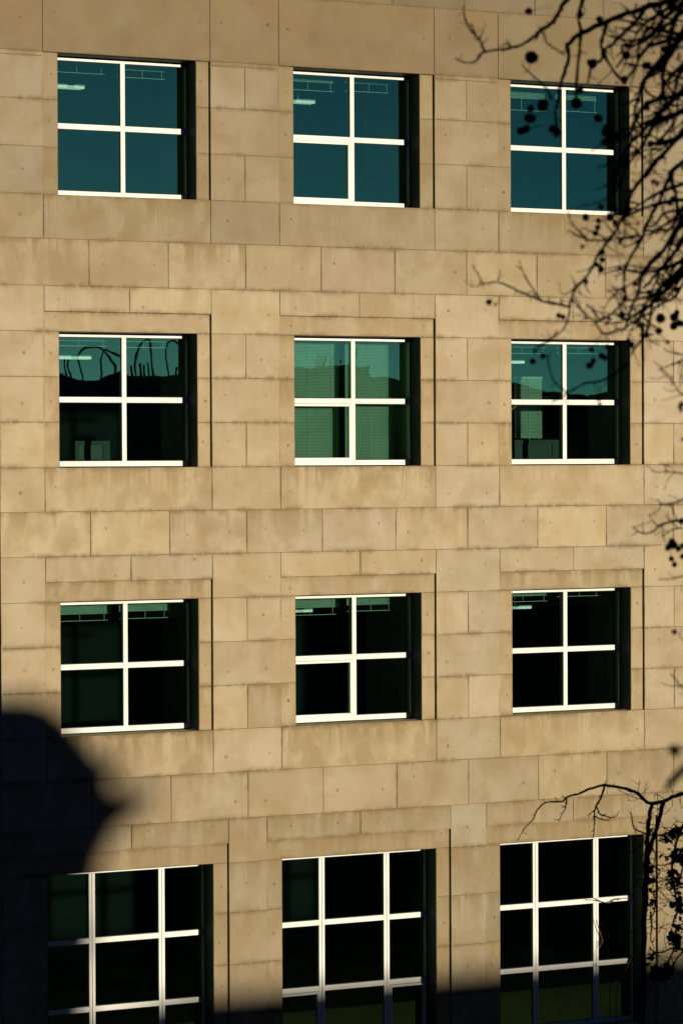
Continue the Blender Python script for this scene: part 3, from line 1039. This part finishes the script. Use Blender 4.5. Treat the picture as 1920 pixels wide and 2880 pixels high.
def leaf_mesh(c0, size, nrm, up, crumple=0.35, seed=0):
    g = random.Random(seed)
    bm = bmesh.new()
    a = nrm.cross(up).normalized()
    b = a.cross(nrm).normalized()
    prof = [(0, -.55), (.28, -.42), (.62, -.5), (.42, -.12), (.75, .12), (.36, .2), (.34, .55), (.12, .38), (0, .8), (-.12, .38), (-.34, .52), (-.36, .2), (-.72, .1), (-.42, -.12), (-.6, -.48), (-.28, -.42)]
    vs = []
    for x, y in prof:
        vs.append(bm.verts.new(c0 + (a * x + b * y) * size + nrm * size * (abs(x) * crumple + g.uniform(-.15, .15))))
    cv = bm.verts.new(c0)
    for i in range(len(vs)):
        bm.faces.new((cv, vs[i], vs[(i + 1) % len(vs)]))
    bmesh.ops.solidify(bm, geom=bm.faces[:], thickness=0.0006)
    return bm


rl = random.Random(21)
LEAVES = [(rl.choice([(a[0] + rl.uniform(-14, 14), a[1] + rl.uniform(2, 22)) for a in ANCH if a[0] > 1640 and a[1] < 960]), rl.uniform(9, 17)) for k in range(34)] + [(p4((675, 212))[0], 17), (p4((703, 222))[0], 11), (pb((505, 945))[0], 13), (pb((1240, 270))[0], 16), (pb((1290, 290))[0], 13), (pc((350, 470))[0], 20), (pc((362, 440))[0], 16), (pc((372, 668))[0], 12),
          (pc((275, 1385))[0], 20), (pc((300, 1350))[0], 20), (pc((340, 1395))[0], 18), (pc((360, 1215))[0], 20), (pc((315, 1942))[0], 14), (pb((1560, 1760))[0], 14), (pb((960, 620))[0], 12), (pb((1160, 1170))[0], 16), (pb((950, 1490))[0], 18), (pb((1200, 1430))[0], 16), (pa((960, 440))[0], 16), (pa((880, 600))[0], 15), (pa((1050, 850))[0], 15)]
for i, ((u, v), s) in enumerate(LEAVES):
    d = min(ANCH, key=lambda a: (a[0] - u) ** 2 + (a[1] - v) ** 2)[2]
    nrm = Vector((rng.uniform(-.7, .7), -1, rng.uniform(-.6, .6))).normalized()
    lf = obj('leaf', leaf_mesh(at(u, v, d), s * d / FPX, nrm, Vector((rng.uniform(-1, 1), 0, rng.uniform(-1, .2))), 0.45, i), DEAD, tree)
# one twig of the same tree hangs much nearer to the lens, out of focus
bm = bmesh.new()
P, Q = smooth_path([at(2010, 2090, 5.6), at(1925, 2160, 5.5), at(1890, 2195, 5.45), at(1868, 2222, 5.4)], [0.006, 0.007, 0.007, 0.003], 4)
tube(bm, P, Q, 6)
obj('near_twig', bm, BARK, tree)
bm = leaf_mesh(at(1895, 2110, 5.5), 0.020, Vector((-.4, -1, .2)).normalized(), Vector((.6, 0, .7)), .4, 77)
obj('leaf', bm, DEAD, tree)

# ------------------------------------------------------------------ arching shrub by the lower right window
SH = [
    (pd((1720, 380), (1568, 400), (1490, 420), (1400, 460), (1280, 480), (1210, 420), (1150, 380), (1050, 350), (930, 330), (880, 330), (770, 360), (680, 400), (580, 430), (540, 465), (400, 475), (330, 540), (290, 620), (225, 690), (160, 800)), 12, 2.2),
    (pd((905, 335), (870, 430), (820, 530), (815, 640), (810, 720), (800, 800)), 7, 2.2), (pd((820, 535), (785, 565), (750, 590)), 4, 1.5),
    (pd((835, 510), (860, 570), (920, 590), (960, 605), (1000, 590), (1008, 570)), 4.5, 2), (pd((820, 590), (870, 615), (930, 625), (950, 620)), 4, 2), (pd((815, 700), (790, 722)), 3, 1.5),
    (pd((578, 435), (570, 520), (530, 590), (515, 635)), 4, 1.6),
    (pd((1300, 485), (1280, 600), (1268, 720), (1258, 850), (1250, 1100), (1235, 1500), (1225, 2000), (1220, 2600), (1215, 3300)), 11, 20),
    (pd((1400, 460), (1370, 600), (1330, 730), (1290, 850), (1262, 960), (1250, 1100)), 12, 14),
    (pd((1120, 550), (1135, 620), (1150, 690), (1230, 730), (1330, 750), (1420, 740), (1500, 700), (1600, 670)), 3, 6),
    (pd((1150, 690), (1165, 740)), 2.5, 1.5), (pd((1280, 690), (1320, 740)), 4, 3),
    (pd((1300, 850), (1330, 910), (1320, 1000), (1300, 1080), (1360, 1150), (1400, 1120)), 4, 2), (pd((1262, 960), (1300, 1000), (1370, 1060), (1330, 1140), (1360, 1210), (1300, 1230)), 5, 3),
    (pd((1280, 1200), (1330, 1290), (1320, 1400), (1290, 1480), (1330, 1560)), 6, 2), (pd((1290, 1400), (1300, 1520), (1290, 1640), (1310, 1660)), 6, 2),
    (pd((1280, 1700), (1320, 1740), (1390, 1745), (1470, 1710), (1568, 1720)), 4, 5),
    (pd((1330, 1000), (1400, 1005), (1470, 980)), 3, 3),
    (pd((1620, 560), (1560, 680), (1510, 800), (1480, 950), (1470, 1100), (1500, 1250), (1520, 1380), (1480, 1500), (1530, 1560), (1500, 1680), (1470, 1760), (1420, 1850), (1380, 1900), (1310, 1960)), 8, 4),
    (pd((1640, 700), (1568, 900), (1555, 1060), (1520, 1200), (1540, 1340)), 7, 3), (pd((1640, 1650), (1560, 1740), (1500, 1820), (1470, 1900)), 6, 3), (pd((1480, 1080), (1460, 1220), (1475, 1260)), 3, 2),
    (pd((1400, 680), (1470, 720), (1568, 690)), 3, 3), (pd((1380, 800), (1440, 760), (1500, 780)), 4, 2),
]
SD = 24.0
shrub_base = on(*pd((1215, 3300))[0], CAM.y + SD * FWD.y * 1.02)
shrub = thing('shrub', (at(*pd((1215, 3000))[0], SD).x, at(*pd((1215, 3000))[0], SD).y, 0), 'dark arching shrub with small leaves in front of the lower right window', 'shrub')
bm = bmesh.new()
SA = []
for pts, w0, w1 in SH:
    dd = SD + rng.uniform(-0.5, 0.5)
    P3, rad = [], []
    for i, (u, v) in enumerate(pts):
        dd += rng.uniform(-0.05, 0.05)
        P3.append(at(u, v, dd))
        rad.append((w0 + (w1 - w0) * i / (len(pts) - 1)) / 2 * dd / FPX)
        SA.append((u, v, dd))
    P, Q = smooth_path(P3, rad, 4)
    P = [p + Vector((rng.uniform(-1, 1), 0, rng.uniform(-1, 1))) * q * 0.3 for p, q in zip(P, Q)]
    tube(bm, P, [q * rng.uniform(0.85, 1.2) for q in Q], 7)
    for i in range(1, len(P) - 1):
        uu = pts[min(i // 4, len(pts) - 1)]
        if rng.random() < (0.3 if uu[0] < 1790 else 0.5):
            spur(bm, P[i], P[i + 1] - P[i], rng.choice((0.02, 0.03, 0.04)) if uu[0] < 1790 else rng.uniform(0.04, 0.22), 0.0032)
base = Vector(shrub.location)
e = at(*pd((1215, 3300))[0], SD)
if e.z > 0.05:
    tube(bm, [e, (e + base) / 2, base], [0.03, 0.04, 0.05], 8)
obj('stems', bm, BARK, shrub)
bm = bmesh.new()
CL = [((1520, 730), 70, 50, 40), ((1430, 780), 50, 30, 14), ((1500, 930), 70, 60, 50), ((1480, 1080), 45, 60, 36), ((1490, 1150), 60, 55, 46), ((1520, 1330), 50, 80, 50), ((1500, 1640), 65, 75, 55), ((1520, 1520), 40, 40, 16), ((1440, 1880), 75, 45, 34), ((1340, 1900), 60, 45, 24), ((1290, 1040), 30, 30, 16), ((1300, 1150), 40, 60, 16), ((1290, 1770), 25, 30, 14), ((1300, 1320), 25, 60, 12), ((1370, 1960), 110, 30, 30), ((1555, 950), 40, 100, 34)]
for (cx, cy), sx, sy, n in CL:
    for k in range(n):
        u, v = pd((cx + rng.gauss(0, sx * 0.5), cy + rng.gauss(0, sy * 0.5)))[0]
        c0 = at(u, v, SD + rng.uniform(-0.5, 0.5))
        s = rng.uniform(0.018, 0.036)
        nrm = Vector((rng.uniform(-1, 1), rng.uniform(-1, .1), rng.uniform(-1, 1))).normalized()
        a = nrm.orthogonal().normalized()
        b = nrm.cross(a)
        vs = [bm.verts.new(c0 + (a * x + b * y) * s + nrm * s * z) for x, y, z in ((0, -1, 0), (.55, -.3, .2), (.5, .3, .2), (0, 1, -.1), (-.5, .3, .2), (-.55, -.3, .2))]
        cv = bm.verts.new(c0)
        for i in range(6):
            bm.faces.new((cv, vs[i], vs[(i + 1) % 6]))
obj('foliage', bm, LEAF, shrub)

# thin vine twigs that cling to the lower right window
VT = [(pd((760, 1300), (830, 1302), (870, 1312), (940, 1325), (1000, 1293), (1110, 1285)), 2.4), (pd((830, 1285), (850, 1300), (870, 1312)), 2.0), (pd((940, 1322), (990, 1296), (1040, 1302)), 1.6),
      (pd((832, 1470), (848, 1530), (866, 1590), (885, 1650), (868, 1680), (858, 1706)), 2.4), (pd((842, 1662), (866, 1656), (886, 1650)), 2.0), (pd((866, 1580), (868, 1560)), 1.5), (pd((826, 1838), (840, 1866)), 2.2), (pd((848, 1935), (870, 1975), (897, 2008), (862, 2008)), 2.4), (pd((1105, 1850), (1120, 1820), (1135, 1812)), 3)]
vine = thing('vine', on(*pd((1000, 2400))[0], 0.24), 'thin reddish bare vine twigs clinging to the white bars of the lower right window', 'vine')
bm = bmesh.new()
for pts, wd_ in VT:
    P, Q = smooth_path([on(u, v, 0.25 + rng.uniform(-.015, .02)) for u, v in pts], [wd_ / 2 * 46 / FPX] * len(pts), 4)
    tube(bm, P, [q * rng.uniform(0.8, 1.3) for q in Q], 5)
P, Q = smooth_path([on(*pd((1105, 1850))[0], 0.25), on(*pd((1010, 2060))[0], 0.22), on(*pd((1000, 2400))[0], 0.24)], [0.006] * 3, 4)
tube(bm, P, Q, 5)
for (u, v), s in ((pd((885, 1648))[0], 0.022), (pd((935, 1324))[0], 0.016), (pd((1125, 1822))[0], 0.026), (pd((880, 2005))[0], 0.018)):
    l2 = leaf_mesh(on(u, v, 0.235), s, Vector((-.3, -1, .3)).normalized(), Vector((rng.uniform(-1, 1), 0, .4)), .4, int(u))
    me = bpy.data.meshes.new('tmp')
    l2.to_mesh(me)
    l2.free()
    bm.from_mesh(me)
    bpy.data.meshes.remove(me)
obj('twigs', bm, TWIG, vine)

# ------------------------------------------------------------------ across the street: what shades the wall and is mirrored in the glass
YS = -39.0
SX = -YS * math.tan(SUN_AZ)
SZ = -YS * math.tan(SUN_EL) / math.cos(SUN_AZ)


def facade_block(name, x0, x1, y0, y1, z, label, mat, floors, bays):
    o = thing(name, ((x0 + x1) / 2, (y0 + y1) / 2, 0), label, 'building')
    bm = bmesh.new()
    box(bm, x0, x1, y0, y1, 0, z)
    box(bm, x0 - 0.15, x1 + 0.15, y0 - 0.15, y1 + 0.15, z + 0.001, z + 0.25)
    obj('wall', bm, mat, o)
    fh = z / floors
    bw = (x1 - x0) / bays
    for i in range(floors):
        for j in range(bays):
            bm = bmesh.new()
            cx, cz = x0 + bw * (j + .5), fh * (i + .55)
            box(bm, cx - bw * .28, cx + bw * .28, y1 + 0.003, y1 + 0.05, cz - fh * .28, cz + fh * .28)
            obj('window', bm, BLACKP, o)
    return o


facade_block('opposite_building', -48, 7, -66, -45, 31.0, 'tall dark building across the street whose shade keeps the tree black', BRICKD, 8, 12)  # out of view; raised this high to block sky light and deepen shade
facade_block('sky_blocking_tower', 74, 110, -80, -28, 46.0, 'unseen tall dark block added far to the right to cut sky light', BRICKD, 12, 8)  # added out of view only to block sky light from the wall
low_top = (GZ - 9.70) + SZ + 0.05
facade_block('low_building', -1.62 + SX, 34, -50, YS, low_top, 'low flat roofed building across the street, shading the foot of the facade', CLAD, 1, 7)

# evergreen whose shadow lies over the lower left of the facade
prof = [(5.03, 0.10), (5.08, 0.50), (5.16, 0.80), (5.28, 0.98), (5.46, 1.14), (5.61, 1.24), (5.73, 1.37), (5.88, 1.46), (6.10, 1.58), (6.30, 1.64), (6.55, 1.72), (6.80, 1.72), (7.05, 1.66), (7.28, 1.58), (7.49, 1.54), (7.65, 1.49), (7.97, 1.58), (8.40, 1.62), (8.56, 1.68), (8.70, 1.60), (9.0, 1.57), (9.6, 1.55), (10.4, 1.5), (11.4, 1.3), (12.2, 0.7)]
ax = -4.62 + SX
ev = thing('evergreen_tree', (ax, YS, 0), 'dense dark evergreen tree across the street, casting the shadow at lower left', 'tree')
bm = bmesh.new()
P, Q = smooth_path([Vector((ax, YS, z)) for z in (0, 1.5, 3.5, 6.0)], [0.2, 0.17, 0.12, 0.05], 3)
tube(bm, P, Q, 10)
obj('trunk', bm, BARK, ev)
bm = bmesh.new()
g = random.Random(3)
ring = []
seg = 28
for Yv, rr in prof:
    z = GZ - Yv + SZ
    ring.append([bm.verts.new((ax + rr * 0.985 * math.cos(2 * math.pi * s / seg) * g.uniform(.95, 1.03), YS + rr * 0.985 * math.sin(2 * math.pi * s / seg) * g.uniform(.9, 1.05), z + g.uniform(-.05, .05))) for s in range(seg)])
for q, r_ in zip(ring, ring[1:]):
    for s in range(seg):
        bm.faces.new((q[s], q[(s + 1) % seg], r_[(s + 1) % seg], r_[s]))


def tuft(c0, d, ln, n, s):
    for k in range(n):
        f = k / n
        p = c0 + d * ln * f + Vector((g.uniform(-1, 1), g.uniform(-1, 1), g.uniform(-1, 1))) * s * (1.1 - 0.7 * f)
        nrm = Vector((g.uniform(-1, 1), g.uniform(-1, 1), g.uniform(-1, 1))).normalized()
        a = nrm.orthogonal().normalized()
        b = nrm.cross(a)
        sz = s * g.uniform(0.5, 1.0)
        bm.faces.new([bm.verts.new(p + (a * x + b * y) * sz) for x, y in ((-1, 0), (0, -.45), (1, 0), (0, .45))])


for i in range(2600):
    Yv = g.uniform(5.03, 12.1)
    for (a0, r0), (a1, r1) in zip(prof, prof[1:]):
        if a0 <= Yv <= a1:
            rr = r0 + (r1 - r0) * (Yv - a0) / (a1 - a0)
    th = g.uniform(0, 2 * math.pi)
    d = Vector((math.cos(th), math.sin(th), 0.25))
    c0 = Vector((ax + math.cos(th) * rr * 0.92, YS + math.sin(th) * rr * 0.92, GZ - Yv + SZ))
    tuft(c0, d, rr * 0.06, 4, 0.055)
# boughs that stick out to the right
for (X0, Y0, X1, Y1, ra, rb) in ((-3.35, 6.08, -2.70, 6.03, 0.18, 0.08), (-3.25, 6.64, -2.30, 6.50, 0.27, 0.10), (-3.25, 6.80, -2.48, 6.62, 0.25, 0.13), (-3.25, 6.95, -2.74, 6.80, 0.22, 0.12), (-3.3, 7.15, -2.92, 7.03, 0.2, 0.12), (-3.3, 8.52, -2.95, 8.53, 0.16, 0.06)):
    a = Vector((X0 + SX, YS, GZ - Y0 + SZ))
    b = Vector((X1 + SX, YS, GZ - Y1 + SZ))
    P, Q = smooth_path([a, (a * 2 + b) / 3, (a + b * 2) / 3, b], [ra, ra * .75 + rb * .25, ra * .4 + rb * .6, rb], 4)
    tube(bm, P, [q * g.uniform(0.85, 1.1) for q in Q], 9)
    for k in range(90):
        f = g.random()
        r_ = ra + (rb - ra) * f
        th = g.uniform(0, 6.28)
        tuft(a + (b - a) * f + Vector((0, math.cos(th), math.sin(th))) * r_, (b - a).normalized(), 0.06, 4, 0.045)
obj('crown', bm, NEEDLE, ev)


# skyline mirrored in the second row of windows, far down the street
def g1(*p):
    return [(160 + x / 3.7333, 920 + y / 3.7333) for x, y in p]


def g2(*p):
    return [(820 + x / 3.7333, 930 + y / 3.7333) for x, y in p]


def g3(*p):
    return [(1420 + x / 4.1263, 930 + y / 4.1263) for x, y in p]


def ridge(name, px, y, thick, mat):
    bm = bmesh.new()
    ps = [seen_in_glass(u, v, y) for u, v in px]
    a = ps[0].copy(); a.x -= 400; a.z = max(a.z - 6, 4)
    b = ps[-1].copy(); b.x += 700; b.z = b.z - 4
    ps = [a] + ps + [b]
    rows_ = []
    for dy, k in ((thick * .6, 0.0), (thick * .25, 0.7), (0, 1.0), (-thick * .4, 0.75), (-thick, 0.0)):
        rows_.append([bm.verts.new((p.x, p.y + dy, max(p.z * k, -0.5) if k < 1 else p.z)) for p in ps])
    for q, r_ in zip(rows_, rows_[1:]):
        for i in range(len(ps) - 1):
            bm.faces.new((q[i], q[i + 1], r_[i + 1], r_[i]))
    return tag(obj(name, bm, mat), kind='structure')


ridge('hills', g1((45, 505), (130, 525), (300, 570), (450, 570), (560, 515), (650, 482), (700, 488), (760, 555), (1055, 572), (1290, 560)) + g2((40, 452), (170, 460), (330, 478), (700, 470), (1000, 490), (1100, 512), (1200, 535))
      + g3((70, 615), (200, 630), (430, 690), (560, 692), (700, 720), (900, 800), (1100, 800), (1160, 760), (1290, 680)), -1400, 300, HILL)

YB = -260.0
# roof terrace with bent ventilation pipes
q0, q1 = seen_in_glass(*g1((740, 578))[0], YB), seen_in_glass(*g1((1290, 578))[0], YB)
q2 = seen_in_glass(*g1((1290, 492))[0], YB)
q3 = seen_in_glass(*g1((1420, 492))[0], YB)
qL = seen_in_glass(*g1((40, 560))[0], YB)
terr = thing('terrace_building', ((qL.x + q3.x) / 2, YB - 6, 0), 'far flat roofed terrace block mirrored in the left second-row window', 'building')
bm = bmesh.new()
box(bm, qL.x - 6, q1.x, YB - 14, YB + 0.0, 0, q0.z)
box(bm, q1.x + 0.01, q3.x, YB - 14, YB, 0, q2.z)
obj('wall', bm, BRICKD, terr)
PIPES = [((285, 575), (262, 420), (260, 320), (290, 250), (350, 222), (420, 235), (500, 275), (580, 360), (610, 420), (605, 575)),
         ((470, 575), (465, 400), (455, 320), (480, 260), (520, 250), (600, 290), (690, 335), (715, 420), (715, 575)),
         ((835, 575), (820, 420), (835, 300), (870, 200), (920, 145), (970, 130), (1000, 180), (1000, 330), (1012, 575)),
         ((1178, 575), (1150, 350), (1140, 220), (1160, 160), (1210, 140), (1260, 180), (1300, 260), (1340, 400), (1345, 492)),
         ((905, 400), (912, 480), (920, 575)), ((868, 390), (880, 470), (900, 575)), ((945, 380), (958, 460), (980, 575)), ((85, 300), (95, 400), (115, 575)), ((785, 410), (790, 490), (806, 575)), ((1265, 410), (1260, 490), (1252, 575)), ((130, 340), (140, 440), (150, 575))]
PL = ['broad arched', 'leaning arched', 'tall narrow arched', 'rightmost arched', 'short stub', 'short stub', 'short stub', 'tall stub', 'short stub', 'short stub', 'tall stub']
for i, pp in enumerate(PIPES):
    pts = [seen_in_glass(u, v, YB - 3.0) for u, v in g1(*pp)]
    if i < 4:
        lb = ('%s dark pipe on the far terrace, mirrored in the left second-row window' % PL[i])
    else:
        lb = 'short upright dark pipe on the far terrace, mirrored in the left window'
    o = thing('roof_pipe', pts[0], lb, 'pipe', 'dark pipes on the far terrace')
    bm = bmesh.new()
    P, Q = smooth_path(pts, [0.115] * len(pts), 5)
    tube(bm, P, Q, 8)
    obj('pipe', bm, STEEL, o)

# unfinished tower with starter bars and a leaning crane boom
def tw(x, y):
    return seen_in_glass(*g2((x, y))[0], YB)


tower = thing('unfinished_tower', (tw(600, 500).x, YB - 5, 0), 'unfinished concrete tower with bare rods on top, mirrored in the middle window', 'building')
bm = bmesh.new()
box(bm, tw(420, 365).x, tw(806, 365).x, YB - 12, YB, 0, tw(600, 365).z)
box(bm, tw(806, 500).x + .01, tw(1000, 500).x, YB - 11.9, YB - 0.1, tw(900, 605).z, tw(900, 510).z)
box(bm, tw(806, 500).x + .01, tw(915, 500).x, YB - 11.8, YB - 0.2, 0, tw(900, 605).z - .01)
obj('wall', bm, CONC, tower)
for x, y0 in ((345, 280), (372, 248), (384, 300), (410, 262), (432, 258), (440, 290), (470, 280), (500, 262), (518, 270), (545, 275), (600, 300)):
    bm = bmesh.new()
    tube(bm, [Vector((tw(x, y0).x, YB - 2, (tw(x, 470).z if x < 420 else tw(x, 368).z))), Vector((tw(x + 4, y0).x, YB - 2, tw(x, y0).z))], [0.05, 0.05], 5)
    obj('rod', bm, STEEL, tower)
bm = bmesh.new()
box(bm, tw(335, 470).x, tw(420, 470).x - .01, YB - 11.7, YB - 0.3, 0, tw(380, 472).z)
obj('annex', bm, CONC, tower)
crane = thing('crane', (tw(780, 362).x, YB - 3, tw(780, 365).z), 'leaning crane boom on top of the unfinished tower', 'crane')
bm = bmesh.new()
P, Q = smooth_path([Vector((tw(775, 362).x, YB - 3, tw(775, 366).z)), Vector((tw(808, 285).x, YB - 3, tw(808, 285).z)), Vector((tw(842, 155).x, YB - 3, tw(842, 155).z))], [0.30, 0.20, 0.07], 4)
tube(bm, P, Q, 8)
obj('boom', bm, STEEL, crane)
bm = bmesh.new()
box(bm, tw(690, 350).x, tw(775, 350).x - 0.05, YB - 5, YB - 2, tw(700, 364).z, tw(700, 350).z)
obj('cab', bm, STEEL, crane)

# nearer domed pavilion and a tree crown below the horizon of the right-hand windows
def dome(name, cpx, rx, label):
    c0 = seen_in_glass(*cpx, YB + 60)
    rr = rx
    o = thing(name, (c0.x, c0.y, 0), label, 'building')
    bm = bmesh.new()
    bmesh.ops.create_uvsphere(bm, u_segments=32, v_segments=16, radius=rr)
    for v in bm.verts:
        v.co.z *= 0.55
    bmesh.ops.translate(bm, verts=bm.verts, vec=(c0.x, c0.y, c0.z - rr * 0.55))
    obj('dome', bm, STEEL, o, True)
    bm = bmesh.new()
    bmesh.ops.create_cone(bm, segments=32, radius1=rr * 1.02, radius2=rr * 1.02, depth=max(0.5, c0.z - rr * .55), cap_ends=True)
    bmesh.ops.translate(bm, verts=bm.verts, vec=(c0.x, c0.y, max(0.5, c0.z - rr * .55) / 2))
    obj('drum', bm, BRICKD, o)


dome('domed_hall', g3((715, 735))[0], 6.5, 'dark domed hall mirrored in the right second-row window')
bpy.context.view_layer.update()
